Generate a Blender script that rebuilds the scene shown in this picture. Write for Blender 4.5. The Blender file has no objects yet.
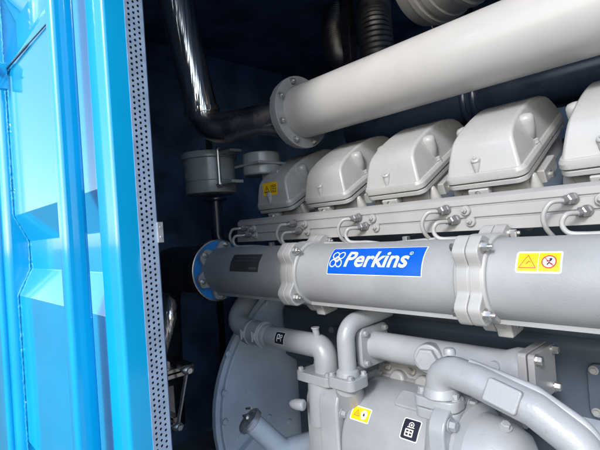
import bpy, bmesh, math, random
from mathutils import Vector as V, Matrix as M
random.seed(4)
SC = bpy.context.scene
COL = SC.collection
R = math.radians
PI = math.pi

# ------------------------------------------------------------------ materials
def new_mat(name):
    m = bpy.data.materials.new(name); m.use_nodes = True
    nt = m.node_tree
    return m, nt, nt.nodes['Principled BSDF']

def paint(name, col, rough=.38, coat=.0, grain=0.0, grain_scale=500, var=.06, var_scale=9, metal=0.0, dirt=0.0, coat_rough=.08, spec=.5, wave=0.0, coat_ior=1.5, streak=0.0):
    m, nt, b = new_mat(name)
    N, L = nt.nodes, nt.links
    b.inputs['Metallic'].default_value = metal
    b.inputs['Roughness'].default_value = rough
    b.inputs['Specular IOR Level'].default_value = spec
    b.inputs['Coat Weight'].default_value = coat
    b.inputs['Coat Roughness'].default_value = coat_rough
    b.inputs['Coat IOR'].default_value = coat_ior
    tc = N.new('ShaderNodeTexCoord')
    n1 = N.new('ShaderNodeTexNoise'); n1.inputs['Scale'].default_value = var_scale; n1.inputs['Detail'].default_value = 5
    L.new(tc.outputs['Object'], n1.inputs['Vector'])
    mr = N.new('ShaderNodeMapRange')
    mr.inputs['From Min'].default_value = .3; mr.inputs['From Max'].default_value = .7
    mr.inputs['To Min'].default_value = 1 - var; mr.inputs['To Max'].default_value = 1 + var
    mr.interpolation_type = 'SMOOTHSTEP'
    L.new(n1.outputs['Fac'], mr.inputs['Value'])
    mx = N.new('ShaderNodeMix'); mx.data_type = 'RGBA'; mx.blend_type = 'MULTIPLY'; mx.inputs[0].default_value = 1
    mx.inputs[6].default_value = (*col, 1)
    L.new(mr.outputs['Result'], mx.inputs[7])
    out = mx.outputs[2]
    if dirt > 0:      # little spots and smears of grime with a shape of their own
        n2 = N.new('ShaderNodeTexNoise'); n2.inputs['Scale'].default_value = 38; n2.inputs['Detail'].default_value = 10; n2.inputs['Roughness'].default_value = .7
        L.new(tc.outputs['Object'], n2.inputs['Vector'])
        r2 = N.new('ShaderNodeMapRange'); r2.inputs['From Min'].default_value = .60; r2.inputs['From Max'].default_value = .72
        r2.inputs['To Min'].default_value = 0; r2.inputs['To Max'].default_value = dirt
        L.new(n2.outputs['Fac'], r2.inputs['Value'])
        m2 = N.new('ShaderNodeMix'); m2.data_type = 'RGBA'
        L.new(r2.outputs['Result'], m2.inputs[0]); L.new(out, m2.inputs[6]); m2.inputs[7].default_value = (.09, .085, .08, 1)
        out = m2.outputs[2]
    L.new(out, b.inputs['Base Color'])
    rr = N.new('ShaderNodeMapRange'); rr.inputs['From Min'].default_value = .3; rr.inputs['From Max'].default_value = .7
    rr.inputs['To Min'].default_value = max(.02, rough - .06); rr.inputs['To Max'].default_value = rough + .08
    L.new(n1.outputs['Fac'], rr.inputs['Value']); L.new(rr.outputs['Result'], b.inputs['Roughness'])
    h = None
    if grain > 0:
        g = N.new('ShaderNodeTexNoise'); g.inputs['Scale'].default_value = grain_scale; g.inputs['Detail'].default_value = 3
        L.new(tc.outputs['Object'], g.inputs['Vector'])
        bp = N.new('ShaderNodeBump'); bp.inputs['Strength'].default_value = grain; bp.inputs['Distance'].default_value = .002
        L.new(g.outputs['Fac'], bp.inputs['Height'])
        h = bp.outputs['Normal']
    if wave > 0:      # gentle dents of thin sheet metal
        g = N.new('ShaderNodeTexNoise'); g.inputs['Scale'].default_value = 4.5; g.inputs['Detail'].default_value = 1
        L.new(tc.outputs['Object'], g.inputs['Vector'])
        bp = N.new('ShaderNodeBump'); bp.inputs['Strength'].default_value = wave; bp.inputs['Distance'].default_value = .02
        L.new(g.outputs['Fac'], bp.inputs['Height'])
        if h: L.new(h, bp.inputs['Normal'])
        h = bp.outputs['Normal']
    if streak > 0:    # drawing marks running along the tube
        mp = N.new('ShaderNodeMapping'); mp.inputs['Scale'].default_value = (42, 42, 1.3)
        L.new(tc.outputs['Object'], mp.inputs['Vector'])
        g = N.new('ShaderNodeTexNoise'); g.inputs['Scale'].default_value = 1; g.inputs['Detail'].default_value = 3
        L.new(mp.outputs['Vector'], g.inputs['Vector'])
        bp = N.new('ShaderNodeBump'); bp.inputs['Strength'].default_value = streak; bp.inputs['Distance'].default_value = .012
        L.new(g.outputs['Fac'], bp.inputs['Height'])
        if h: L.new(h, bp.inputs['Normal'])
        h = bp.outputs['Normal']
    if h: L.new(h, b.inputs['Normal'])
    return m

GREY = (.40, .395, .385)
mat = {}
mat['cover'] = paint('cover_paint', (.375, .378, .38), .27, coat=.25, grain=.10, grain_scale=170, var=.045, coat_rough=.12, dirt=.07)
mat['pipe'] = paint('cast_pipe_paint', (.29, .302, .317), .42, grain=.27, grain_scale=330, var=.07, dirt=.16)
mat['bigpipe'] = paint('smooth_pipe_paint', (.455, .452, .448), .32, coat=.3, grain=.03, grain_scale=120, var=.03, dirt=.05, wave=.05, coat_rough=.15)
mat['clamp'] = paint('clamp_paint', (.345, .347, .348), .36, grain=.22, grain_scale=220, var=.07, dirt=.14)
mat['rail'] = paint('rail_paint', (.325, .327, .33), .36, var=.05, grain=.05, grain_scale=250)
mat['cast'] = paint('casting_paint', (.305, .322, .348), .34, coat=.15, grain=.26, grain_scale=210, var=.08, dirt=.22, coat_rough=.2)
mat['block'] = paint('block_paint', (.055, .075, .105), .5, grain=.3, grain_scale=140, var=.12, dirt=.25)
mat['housing'] = paint('housing_lit_paint', (.53, .61, .70), .42, grain=.12, grain_scale=160, var=.07, dirt=.15)  # engine's common grey, with pale bluish light put into the colour
mat['canister'] = paint('canister_paint', (.31, .325, .34), .27, coat=.2, var=.06)
mat['zinc'] = paint('zinc_plating', (.55, .54, .52), .32, metal=.9, var=.12, var_scale=60)
mat['darknut'] = paint('phosphated_steel', (.30, .30, .31), .35, metal=.6, var=.15, var_scale=60)
mat['tube'] = paint('injector_tube_paint', (.33, .332, .335), .35, var=.05)
mat['steel'] = paint('polished_steel', (.97, .86, .75), .17, metal=1.0, var=.05, var_scale=6, streak=.6)
mat['duct'] = paint('duct_foil', (.17, .18, .20), .42, metal=.9, var=.2, var_scale=20)
mat['plate_paint'] = paint('end_plate_paint', (.25, .253, .26), .4, grain=.1, grain_scale=200, var=.06)
mat['dullsteel'] = paint('tarnished_steel', (.48, .42, .38), .27, metal=1.0, var=.15, var_scale=14)
mat['blue'] = paint('blue_gloss_paint', (.0, .34, .66), .36, spec=.15, coat=1.0, coat_ior=1.8, coat_rough=.08, var=.05, var_scale=3, wave=.10, grain=.05, grain_scale=300)
mat['gasket'] = paint('blue_gasket', (.02, .22, .62), .4, var=.04)
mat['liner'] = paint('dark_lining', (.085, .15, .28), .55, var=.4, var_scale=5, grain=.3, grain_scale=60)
mat['black'] = paint('black_rubber', (.022, .026, .035), .28, var=.2, var_scale=20)
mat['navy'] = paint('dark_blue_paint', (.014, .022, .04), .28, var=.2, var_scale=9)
mat['perf'] = paint('perforated_zinc', (.33, .43, .58), .4, metal=.35, var=.08, var_scale=40)
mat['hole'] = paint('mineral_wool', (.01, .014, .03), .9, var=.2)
mat['galv'] = paint('galvanised', (.5, .52, .56), .35, metal=.7, var=.12, var_scale=30)
mat['ground'] = paint('asphalt_ground', (.085, .085, .088), .9, var=.15, var_scale=3, grain=.4, grain_scale=60)
mat['floor'] = paint('floor_plate', (.30, .32, .35), .5, var=.2)
mat['yellow'] = paint('label_yellow', (.85, .52, .01), .4, var=.03)
mat['white'] = paint('label_white', (.80, .80, .80), .4, var=.02)
mat['ink'] = paint('label_black', (.012, .013, .03), .4, var=.02)
mat['red'] = paint('label_red', (.6, .03, .03), .4, var=.02)
mat['brandblue'] = paint('label_blue', (.004, .09, .72), .35, var=.02)
mat['plate'] = paint('name_plate_dark', (.075, .078, .082), .4, metal=.3, var=.12, var_scale=30)
mat['platemark'] = paint('name_plate_print', (.16, .16, .165), .4, metal=.3, var=.05)
mat['weld'] = paint('weld_bead', (.02, .33, .66), .3, coat=.8, var=.2, var_scale=50)

# ------------------------------------------------------------------ mesh tools
def basis(axis):
    a = V(axis).normalized()
    t = V((0, 0, 1)) if abs(a.z) < .9 else V((1, 0, 0))
    x = t.cross(a).normalized(); y = a.cross(x)
    return x, y, a

class MB:
    def __init__(s): s.v = []; s.f = []; s.m = []
    def add(s, vs, fs, mi=0):
        o = len(s.v); s.v += [tuple(p) for p in vs]
        for f in fs: s.f.append(tuple(i + o for i in f)); s.m.append(mi)
        return s
    def box(s, c, d, rot=None, mi=0):
        c = V(c); vs = []
        for sx in (-1, 1):
            for sy in (-1, 1):
                for sz in (-1, 1):
                    p = V((sx * d[0] / 2, sy * d[1] / 2, sz * d[2] / 2))
                    if rot is not None: p = rot @ p
                    vs.append(c + p)
        return s.add(vs, [(0, 1, 3, 2), (4, 6, 7, 5), (0, 4, 5, 1), (2, 3, 7, 6), (0, 2, 6, 4), (1, 5, 7, 3)], mi)
    def prism(s, poly, o, ex, ey, ez, d0, d1, mi=0):
        """polygon in (ex,ey) swept along ez from d0 to d1"""
        o, ex, ey, ez = V(o), V(ex), V(ey), V(ez); n = len(poly)
        vs = [o + ex * p[0] + ey * p[1] + ez * d0 for p in poly] + [o + ex * p[0] + ey * p[1] + ez * d1 for p in poly]
        fs = [tuple(range(n))[::-1], tuple(range(n, 2 * n))] + [(i, (i + 1) % n, n + (i + 1) % n, n + i) for i in range(n)]
        return s.add(vs, fs, mi)
    def lathe(s, prof, o, axis, seg=32, mi=0, cap=True):
        """prof: list of (radius, height along axis)"""
        x, y, a = basis(axis); o = V(o); vs = []; fs = []
        for r, h in prof:
            for i in range(seg):
                t = 2 * PI * i / seg
                vs.append(o + a * h + (x * math.cos(t) + y * math.sin(t)) * r)
        for k in range(len(prof) - 1):
            for i in range(seg):
                j = (i + 1) % seg
                fs.append((k * seg + i, k * seg + j, (k + 1) * seg + j, (k + 1) * seg + i))
        if cap:
            fs.append(tuple(range(seg))[::-1]); fs.append(tuple((len(prof) - 1) * seg + i for i in range(seg)))
        return s.add(vs, fs, mi)
    def tube(s, pts, r, seg=20, mi=0, cap=True):
        pts = [V(p) for p in pts]; n = len(pts)
        rs = r if isinstance(r, (list, tuple)) else [r] * n
        tan = []
        for i in range(n):
            a = pts[max(i - 1, 0)]; b = pts[min(i + 1, n - 1)]; tan.append((b - a).normalized())
        x, y, _ = basis(tan[0]); vs = []; fs = []
        for i in range(n):
            if i:
                q = tan[i - 1].rotation_difference(tan[i]); x = q @ x; y = q @ y
            for k in range(seg):
                t = 2 * PI * k / seg
                vs.append(pts[i] + (x * math.cos(t) + y * math.sin(t)) * rs[i])
        for i in range(n - 1):
            for k in range(seg):
                j = (k + 1) % seg
                fs.append((i * seg + k, i * seg + j, (i + 1) * seg + j, (i + 1) * seg + k))
        if cap:
            fs.append(tuple(range(seg))[::-1]); fs.append(tuple((n - 1) * seg + k for k in range(seg)))
        return s.add(vs, fs, mi)
    def bolt(s, o, axis, r=.011, h=.011, washer=True, stud=0.0, mi=0):
        a = V(axis).normalized(); o = V(o)
        if washer: s.lathe([(r * 1.35, 0), (r * 1.35, r * .22)], o, a, 16, mi)
        st = r * .22 if washer else 0
        s.lathe([(r, st), (r, st + h * .85), (r * .82, st + h)], o, a, 6, mi)
        if stud: s.lathe([(r * .5, st + h), (r * .5, st + h + stud), (r * .38, st + h + stud * 1.25)], o, a, 12, mi)
        return s
    def build(s, name, mats, parent=None, bevel=0.0, seg=2, ang=35, smooth=True, label=None):
        me = bpy.data.meshes.new(name); me.from_pydata(s.v, [], s.f)
        if not isinstance(mats, (list, tuple)): mats = [mats]
        for m in mats: me.materials.append(m)
        if len(mats) > 1: me.polygons.foreach_set('material_index', s.m)
        bm = bmesh.new(); bm.from_mesh(me); bmesh.ops.recalc_face_normals(bm, faces=bm.faces); bm.to_mesh(me); bm.free()
        if smooth:
            me.shade_smooth(); me.set_sharp_from_angle(angle=R(ang))
        o = bpy.data.objects.new(name, me); COL.objects.link(o)
        if parent is not None: o.parent = parent
        if bevel:
            b = o.modifiers.new('edge', 'BEVEL'); b.width = bevel; b.segments = seg; b.limit_method = 'ANGLE'; b.angle_limit = R(ang); b.harden_normals = True
        if label: o['label'] = label
        return o

def thing(name, label, cat, loc=(0, 0, 0), group=None):
    o = bpy.data.objects.new(name, None); COL.objects.link(o)
    o['label'] = label; o['category'] = cat
    if group: o['group'] = group
    return o
def tag(o, label, cat, group=None):
    o['label'] = label; o['category'] = cat
    if group: o['group'] = group
    return o
def bez(p, n=8):
    """smooth curve through points (Catmull-Rom)"""
    p = [V(q) for q in p]; out = []
    for i in range(len(p) - 1):
        a = p[i - 1] if i else p[0] * 2 - p[1]; b, c = p[i], p[i + 1]; d = p[i + 2] if i + 2 < len(p) else p[-1] * 2 - p[-2]
        for k in range(n):
            t = k / n
            out.append(.5 * ((2 * b) + (c - a) * t + (2 * a - 5 * b + 4 * c - d) * t * t + (3 * b - a - 3 * c + d) * t ** 3))
    out.append(p[-1]); return out
def fillet(p, r, n=8):
    """polyline with rounded corners"""
    p = [V(q) for q in p]; out = [p[0]]
    for i in range(1, len(p) - 1):
        a, b, c = p[i - 1], p[i], p[i + 1]
        d1 = (a - b).normalized(); d2 = (c - b).normalized(); ang = d1.angle(d2)
        q = min(r / math.tan(ang / 2), (a - b).length * .49, (c - b).length * .49)
        rr = q * math.tan(ang / 2); ctr = b + (d1 + d2).normalized() * (rr / math.sin(ang / 2))
        s, e = b + d1 * q - ctr, b + d2 * q - ctr
        tot = s.angle(e); axq = s.cross(e).normalized()
        for k in range(n + 1):
            out.append(ctr + M.Rotation(tot * k / n, 3, axq) @ s)
    out.append(p[-1]); return out
def rrect(w, h, r, n=5, cx=0, cy=0):
    pts = []
    for qx, qy, a0 in ((1, 1, 0), (-1, 1, 90), (-1, -1, 180), (1, -1, 270)):
        for k in range(n + 1):
            a = R(a0 + 90 * k / n); pts.append((cx + qx * (w / 2 - r) + r * math.cos(a), cy + qy * (h / 2 - r) + r * math.sin(a)))
    return pts
def circ(cx, cy, r, n=24, ry=None):
    ry = ry or r
    return [(cx + r * math.cos(2 * PI * k / n), cy + ry * math.sin(2 * PI * k / n)) for k in range(n)]
def ring2(cx, cy, r, w, n=24, ry=None, rot=0):
    """closed ring band as quads in 2-D"""
    ry = ry or r; q = []
    def P(rx, rY, t):
        x, y = rx * math.cos(t), rY * math.sin(t)
        return (cx + x * math.cos(rot) - y * math.sin(rot), cy + x * math.sin(rot) + y * math.cos(rot))
    for k in range(n):
        a, b = 2 * PI * k / n, 2 * PI * (k + 1) / n
        q.append([P(r, ry, a), P(r, ry, b), P(r - w, ry - w, b), P(r - w, ry - w, a)])
    return q
def seg2(a, b, w):
    a, b = V((*a, 0)), V((*b, 0)); d = (b - a).normalized(); n = V((-d.y, d.x, 0)) * w / 2
    return [tuple((a + n)[:2]), tuple((b + n)[:2]), tuple((b - n)[:2]), tuple((a - n)[:2])]

def sticker(name, layers, fmap, parent, cut=None, label=None):
    """layers: list of (material, [polygons in metres], lift); fmap(s,t,lift)->point; cut = step for bending"""
    bm = bmesh.new(); mats = []
    for mt, polys, lift in layers:
        if mt not in mats: mats.append(mt)
        mi = mats.index(mt)
        for p in polys:
            vs = [bm.verts.new((q[0], q[1], lift)) for q in p]
            try:
                f = bm.faces.new(vs); f.material_index = mi
            except ValueError: pass
    if cut:
        ys = [v.co.y for v in bm.verts]; y = min(ys) + cut
        while y < max(ys):
            bmesh.ops.bisect_plane(bm, geom=bm.verts[:] + bm.edges[:] + bm.faces[:], plane_co=(0, y, 0), plane_no=(0, 1, 0)); y += cut
    bmesh.ops.triangulate(bm, faces=[f for f in bm.faces if len(f.verts) > 4])
    for v in bm.verts: v.co = fmap(v.co.x, v.co.y, v.co.z)
    me = bpy.data.meshes.new(name); bm.to_mesh(me); bm.free()
    for k in mats: me.materials.append(mat[k])
    o = bpy.data.objects.new(name, me); COL.objects.link(o); o.parent = parent
    if label: o['label'] = label
    return o
def text_polys(body, size, shear=0.0, offset=0.0, spacing=1.0):
    c = bpy.data.curves.new('t', 'FONT'); c.body = body; c.size = size; c.shear = shear; c.offset = offset; c.space_character = spacing
    c.resolution_u = 5; c.fill_mode = 'FRONT'
    o = bpy.data.objects.new('t', c); COL.objects.link(o)
    bpy.context.view_layer.update()
    me = bpy.data.meshes.new_from_object(o.evaluated_get(bpy.context.evaluated_depsgraph_get()))
    polys = [[tuple(me.vertices[i].co[:2]) for i in p.vertices] for p in me.polygons]
    bpy.data.objects.remove(o); bpy.data.curves.remove(c); bpy.data.meshes.remove(me)
    return polys
def xform(polys, sx, sy, dx, dy):
    return [[(p[0] * sx + dx, p[1] * sy + dy) for p in q] for q in polys]
def bounds(polys):
    xs = [p[0] for q in polys for p in q]; ys = [p[1] for q in polys for p in q]
    return min(xs), max(xs), min(ys), max(ys)
def on_cyl(cy, cz, rad, x0, phi0):
    """map (s along X, t round the cylinder) seen from the -Y side; phi0 = elevation of t = 0"""
    def f(s, t, l):
        a = phi0 + t / rad; r = rad + l
        return V((x0 + s, cy - r * math.cos(a), cz + r * math.sin(a)))
    return f
def on_plane(o, ex, ey, n):
    o, ex, ey, n = V(o), V(ex).normalized(), V(ey).normalized(), V(n).normalized()
    return lambda s, t, l: o + ex * s + ey * t + n * l

# ================================================================== the container
box_ = thing('generator_container', 'bright blue steel container side with corrugated door panel around the open engine bay', 'container')
ZG, ZF, ZC = -1.5, -1.33, 1.30          # ground, floor, ceiling (heights from the lens)
XL, XR, YB = -2.75, 3.4, 2.75           # inside of the box
JX, RX = -.87, 3.2                      # left and right edge of the opening
LZ = 1.22
# inner lining panels, each a sheet of real thickness
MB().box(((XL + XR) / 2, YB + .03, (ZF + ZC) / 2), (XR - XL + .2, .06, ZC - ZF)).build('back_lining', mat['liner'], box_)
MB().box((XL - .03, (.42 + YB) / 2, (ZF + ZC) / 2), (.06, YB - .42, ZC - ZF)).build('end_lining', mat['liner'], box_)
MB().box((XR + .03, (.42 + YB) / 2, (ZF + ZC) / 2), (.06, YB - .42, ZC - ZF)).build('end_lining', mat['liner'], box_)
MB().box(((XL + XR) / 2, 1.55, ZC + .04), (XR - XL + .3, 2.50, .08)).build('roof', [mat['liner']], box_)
MB().box(((XL + XR) / 2, 1.55, ZF - .05), (XR - XL + .3, 2.45, .10)).build('floor_plate', mat['floor'], box_)
for xx in (-2.1, -1.25, -.4, .45):
    MB().box((xx, YB - .006, 0), (.05, .012, ZC - ZF - .02)).build('panel_joint', mat['navy'], box_, bevel=.003)
for yy in (.95, 1.75):
    MB().box((XL + .006, yy, 0), (.012, .05, ZC - ZF - .02)).build('panel_joint', mat['navy'], box_, bevel=.003)
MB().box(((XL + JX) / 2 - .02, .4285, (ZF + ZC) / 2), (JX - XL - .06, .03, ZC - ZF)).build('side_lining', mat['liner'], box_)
MB().box(((XL + XR) / 2, .375, (LZ + ZC) / 2), (XR - XL, .085, ZC - LZ)).build('lintel', mat['blue'], box_, bevel=.006)
MB().box(((RX + XR) / 2, .375, (ZF + LZ) / 2), (XR - RX, .085, LZ - ZF - .004)).build('side_panel', mat['blue'], box_, bevel=.006)
# door post beside the opening: rounded front edge, blue return face, inner perforated strip
post = [(-.958, .372), (-.958, .340)]
for k in range(7):
    a = R(180 + 90 * k / 6); post.append((-.950 + .008 * math.cos(a), .341 + .008 * math.sin(a)))
for k in range(7):
    a = R(270 + 90 * k / 6); post.append((JX - .009 + .009 * math.cos(a), .342 + .009 * math.sin(a)))
post += [(JX, .379), (-.90, .379)]
MB().prism(post, (0, 0, 0), (1, 0, 0), (0, 1, 0), (0, 0, 1), ZF, LZ - .002).build('door_post', mat['blue'], box_, ang=30)
# perforated strip: a real plate with real holes, wool behind
mb = MB(); pitch = .0112; cw = .0102; y0 = .382; rows = int((LZ - ZF) / pitch) - 1
def cell(yc, zc):
    h = .0029; n = 12; vs = []; fs = []
    hw, hz = cw / 2, pitch / 2
    for k in range(n):
        a = 2 * PI * (k + .5) / n; c, s = math.cos(a), math.sin(a)
        e = min(hw / max(abs(c), 1e-6), hz / max(abs(s), 1e-6))
        vs.append((JX + .0015, yc + c * e, zc + s * e))
    crn = []
    for k in range(n):
        a = 2 * PI * (k + .5) / n; vs.append((JX + .0015, yc + h * math.cos(a), zc + h * math.sin(a)))
    for k in range(n):
        a = 2 * PI * (k + .5) / n; vs.append((JX - .0005, yc + h * math.cos(a), zc + h * math.sin(a)))
    base = len(vs)
    vs += [(JX + .0015, yc + sx * hw, zc + sz * hz) for sx, sz in ((1, 1), (-1, 1), (-1, -1), (1, -1))]
    for k in range(n):
        j = (k + 1) % n
        a, b = V(vs[k]), V(vs[j])
        if abs(a.y - b.y) > 1e-6 and abs(a.z - b.z) > 1e-6:
            ci = min(range(4), key=lambda q: (V(vs[base + q]) - a).length + (V(vs[base + q]) - b).length)
            fs.append((k, base + ci, j, n + j, n + k))
        else: fs.append((k, j, n + j, n + k))
        fs.append((n + k, n + j, 2 * n + j, 2 * n + k))
    mb.add(vs, fs)
for c in range(3):
    for r_ in range(rows):
        cell(y0 + cw * (c + .5), ZF + .012 + pitch * (r_ + .5) + (pitch / 2 if c % 2 else 0))
mb.box((JX + .0007, .3805, (ZF + LZ) / 2), (.0016, .003, LZ - ZF - .01))
mb.box((JX + .0007, y0 + 3 * cw + .0022, (ZF + LZ) / 2), (.0018, .0044, LZ - ZF - .01))
mb.build('perforated_strip', mat['perf'], box_, smooth=False, label='pale perforated metal strip lining the inner edge of the door post')
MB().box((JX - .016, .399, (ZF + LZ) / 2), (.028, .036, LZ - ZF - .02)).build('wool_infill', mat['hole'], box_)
mb = MB().box((JX + .003, .4215, .016), (.008, .012, .042)); mb.bolt((JX + .007, .4215, .026), (1, 0, 0), .003, .002, False); mb.bolt((JX + .007, .4215, .006), (1, 0, 0), .003, .002, False)
mb.build('catch_plate', mat['galv'], box_, bevel=.001)
# corrugated sheet: trapezoid waves running lengthwise, profile in (Y, z)
prof = []
zt = 1.28; P0 = .360; D0 = .402
waves = [(.122, .030, -.070, -.160), (.122 + .80, .030 + .80, -.070 + .80, -.160 + .80), (.122 - .80, .030 - .80, -.070 - .80, -.160 - .80)]
for a, b, c, d in sorted(waves, reverse=True):
    prof += [(P0, a), (D0, b), (D0, c), (P0, d)]
prof = [(P0, zt)] + [p for p in prof if ZF < p[1] < zt] + [(P0, ZF)]
pts = [(y, z) for y, z in prof] + [(y + .004, z) for y, z in reversed(prof)]
MB().prism(pts, (0, 0, 0), (0, 1, 0), (0, 0, 1), (1, 0, 0), -1.862, -.9562).build('corrugated_panel', mat['blue'], box_, bevel=.007, seg=3, ang=20)
# locking rod and its guides
mb = MB(); mb.prism(rrect(.040, .050, .011, 6, -1.038, .308), (0, 0, 0), (1, 0, 0), (0, 1, 0), (0, 0, 1), ZF, LZ - .002); rod = mb.build('locking_rod', mat['blue'], box_)
mb = MB(); mb.box((-1.035, .335, -.95), (.09, .05, .05)); mb.build('rod_guide', mat['blue'], rod, bevel=.004)
mb = MB(); mb.box((-1.035, .335, .95), (.09, .05, .05)); mb.build('rod_guide', mat['blue'], rod, bevel=.004)
# left post of the door leaf
pp = [(-2.30, .372), (-2.30, .334)] + [(-1.885 + .022 * math.cos(R(270 + 90 * k / 6)), .350 + .022 * math.sin(R(270 + 90 * k / 6))) for k in range(7)] + [(-1.863, .405), (-1.90, .405)]
MB().prism(pp, (0, 0, 0), (1, 0, 0), (0, 1, 0), (0, 0, 1), ZF, LZ - .002).build('door_post', mat['blue'], box_, ang=30)
MB().box((-2.55, .375, (ZF + LZ) / 2), (.48, .06, LZ - ZF - .004)).build('side_panel', mat['blue'], box_, bevel=.005)
# hinge strip and latch on that post
MB().tube([(-1.93, .322, ZF), (-1.93, .322, LZ - .003)], .014, 18).build('hinge_rod', mat['blue'], box_)
mb = MB(); mb.box((-1.815, .345, .635), (.05, .03, .03)); mb.box((-1.80, .338, .60), (.022, .028, .09)); mb.tube([(-1.815, .326, .645), (-1.79, .322, .63), (-1.782, .326, .60)], .006, 10)
mb.build('latch', mat['blue'], box_, bevel=.003)
# weld beads: lumpy runs
def bead(pts, r):
    p = []; rs = []
    for a, b in zip(pts, pts[1:]):
        a, b = V(a), V(b); n = max(2, int((b - a).length / .006))
        for k in range(n):
            p.append(a.lerp(b, k / n) + V((random.uniform(-1, 1), random.uniform(-1, 1), 0)) * r * .25); rs.append(r * random.uniform(.65, 1.25))
    return MB().tube(p, [q * .7 for q in rs], 8)
bead([(-.9585, .3575, LZ - .01), (-.9585, .3575, .125), (-.9585, .400, .030), (-.9585, .400, -.07), (-.9585, .3575, -.162), (-.9585, .3575, ZF)], .0035).build('weld_seam', mat['weld'], box_)
bead([(-1.861, .357, LZ - .01), (-1.861, .357, .125), (-1.861, .399, .030), (-1.861, .399, -.07), (-1.861, .357, -.162), (-1.861, .357, ZF)], .0045).build('weld_seam', mat['weld'], box_)
# thin dark tapering line laid across the upper sheet
MB().tube(bez([(-1.80, .352, .628), (-1.53, .3545, .614), (-1.262, .3565, .597)]), [.0035] * 9 + [.002] * 8, 8).build('thin_dark_line', mat['navy'], box_)

g = MB().add([(-400, -400, ZG), (400, -400, ZG), (400, 400, ZG), (-400, 400, ZG)], [(0, 1, 2, 3)]).build('ground', mat['ground'], smooth=False); g['kind'] = 'structure'
for xx in (XL + .15, XR - .15):
    MB().box((xx, 1.55, (ZG + ZF - .10) / 2), (.2, 2.3, ZF - .10 - ZG)).build('skid_beam', mat['navy'], box_)

# ================================================================== the engine
eng = thing('diesel_engine', 'large pale grey vee diesel engine standing in the blue container', 'engine')
CX = [-.518 + .282 * k for k in range(-3, 3)]          # cylinder centres along the bank
CT, ST = math.cos(R(28)), math.sin(R(28))
OV = V((0, 1.150, .084))                              # front edge of the cover joint
EU, EV, EW = V((1, 0, 0)), V((0, CT, ST)), V((0, -ST, CT))
def L(u, v, w, cx=0): return OV + V((cx, 0, 0)) + EU * u + EV * v + EW * w

# crankcase: slanted bank side, deep skirt
prof = [(1.20, .052), (1.30, -.10), (1.30, -.26), (1.24, -.33), (1.24, -.52), (1.30, -.56), (1.30, -1.05), (1.40, -1.18), (2.3, -1.18), (2.4, -.3), (2.2, .02), (1.85, .16), (1.57, .23)]
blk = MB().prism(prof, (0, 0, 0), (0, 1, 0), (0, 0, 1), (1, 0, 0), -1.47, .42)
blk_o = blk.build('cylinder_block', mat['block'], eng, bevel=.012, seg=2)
MB().box((-.55, 1.75, -1.255), (2.3, 1.0, .14)).build('oil_pan', mat['block'], eng, bevel=.02)
# side doors on the crankcase, with their bolts
for cx in CX[1:]:
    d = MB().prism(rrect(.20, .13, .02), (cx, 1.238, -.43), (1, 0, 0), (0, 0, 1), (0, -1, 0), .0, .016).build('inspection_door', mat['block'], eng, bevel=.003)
    for sx in (-.085, .085):
        for sz in (-.05, .05): MB().bolt((cx + sx, 1.222, -.43 + sz), (0, -1, 0), .008, .008).build('bolt', mat['plate_paint'], d)
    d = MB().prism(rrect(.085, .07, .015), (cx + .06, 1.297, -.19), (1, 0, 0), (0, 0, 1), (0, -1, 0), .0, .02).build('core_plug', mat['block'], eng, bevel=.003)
    for sx in (-.03, .03): MB().bolt((cx + .06 + sx, 1.277, -.165), (0, -1, 0), .008, .008).build('bolt', mat['plate_paint'], d)
MB().prism([(0, 0), (.10, 0), (.10, -.03), (.02, -.03), (0, -.02)], (0, 1.155, -.505), (0, 1, 0), (0, 0, 1), (1, 0, 0), -.44, .42).build('crankcase_rail', mat['housing'], eng, bevel=.003)
# cross rib of the block
MB().tube([(-1.45, 1.27, -.285), (.41, 1.27, -.285)], .035, 20).build('oil_gallery', mat['block'], eng)

# one cylinder head + valve cover, then copies
def head_meshes():
    h = MB()
    h.prism(rrect(.19, .33, .02, 4, 0, .20), L(0, 0, 0), EU, EV, EW, -.115, -.010)
    h.lathe([(.021, -.075), (.017, -.045), (.009, -.012), (.006, -.008)], L(.1015, .055, 0), EW, 16)
    h.lathe([(.021, -.075), (.017, -.045), (.009, -.012), (.006, -.008)], L(-.1015, .055, 0), EW, 16)
    h.box(L(.10, .14, -.055), (.035, .10, .07), M((EU, EV, EW)).transposed())
    h.box(L(-.02, .012, -.022), (.055, .03, .022), M((EU, EV, EW)).transposed())
    ho = h.build('cylinder_head', mat['cover'], eng, bevel=.004)
    bo = [MB().bolt(L(.1175, .125, -.05), (1, -.1, 0), .009, .008).build('bolt', mat['zinc'], ho), MB().bolt(L(-.02, -.003, -.022), -EV, .006, .006).build('bolt', mat['zinc'], ho)]
    return ho, bo
FP = [(.000, .026), (.010, .045), (.022, .067), (.034, .088), (.043, .100), (.055, .109), (.075, .116), (.10, .1215), (.135, .126), (.175, .128), (.215, .1275), (.255, .124), (.29, .118), (.32, .110), (.345, .099), (.362, .085), (.375, .062), (.384, .026)]
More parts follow.
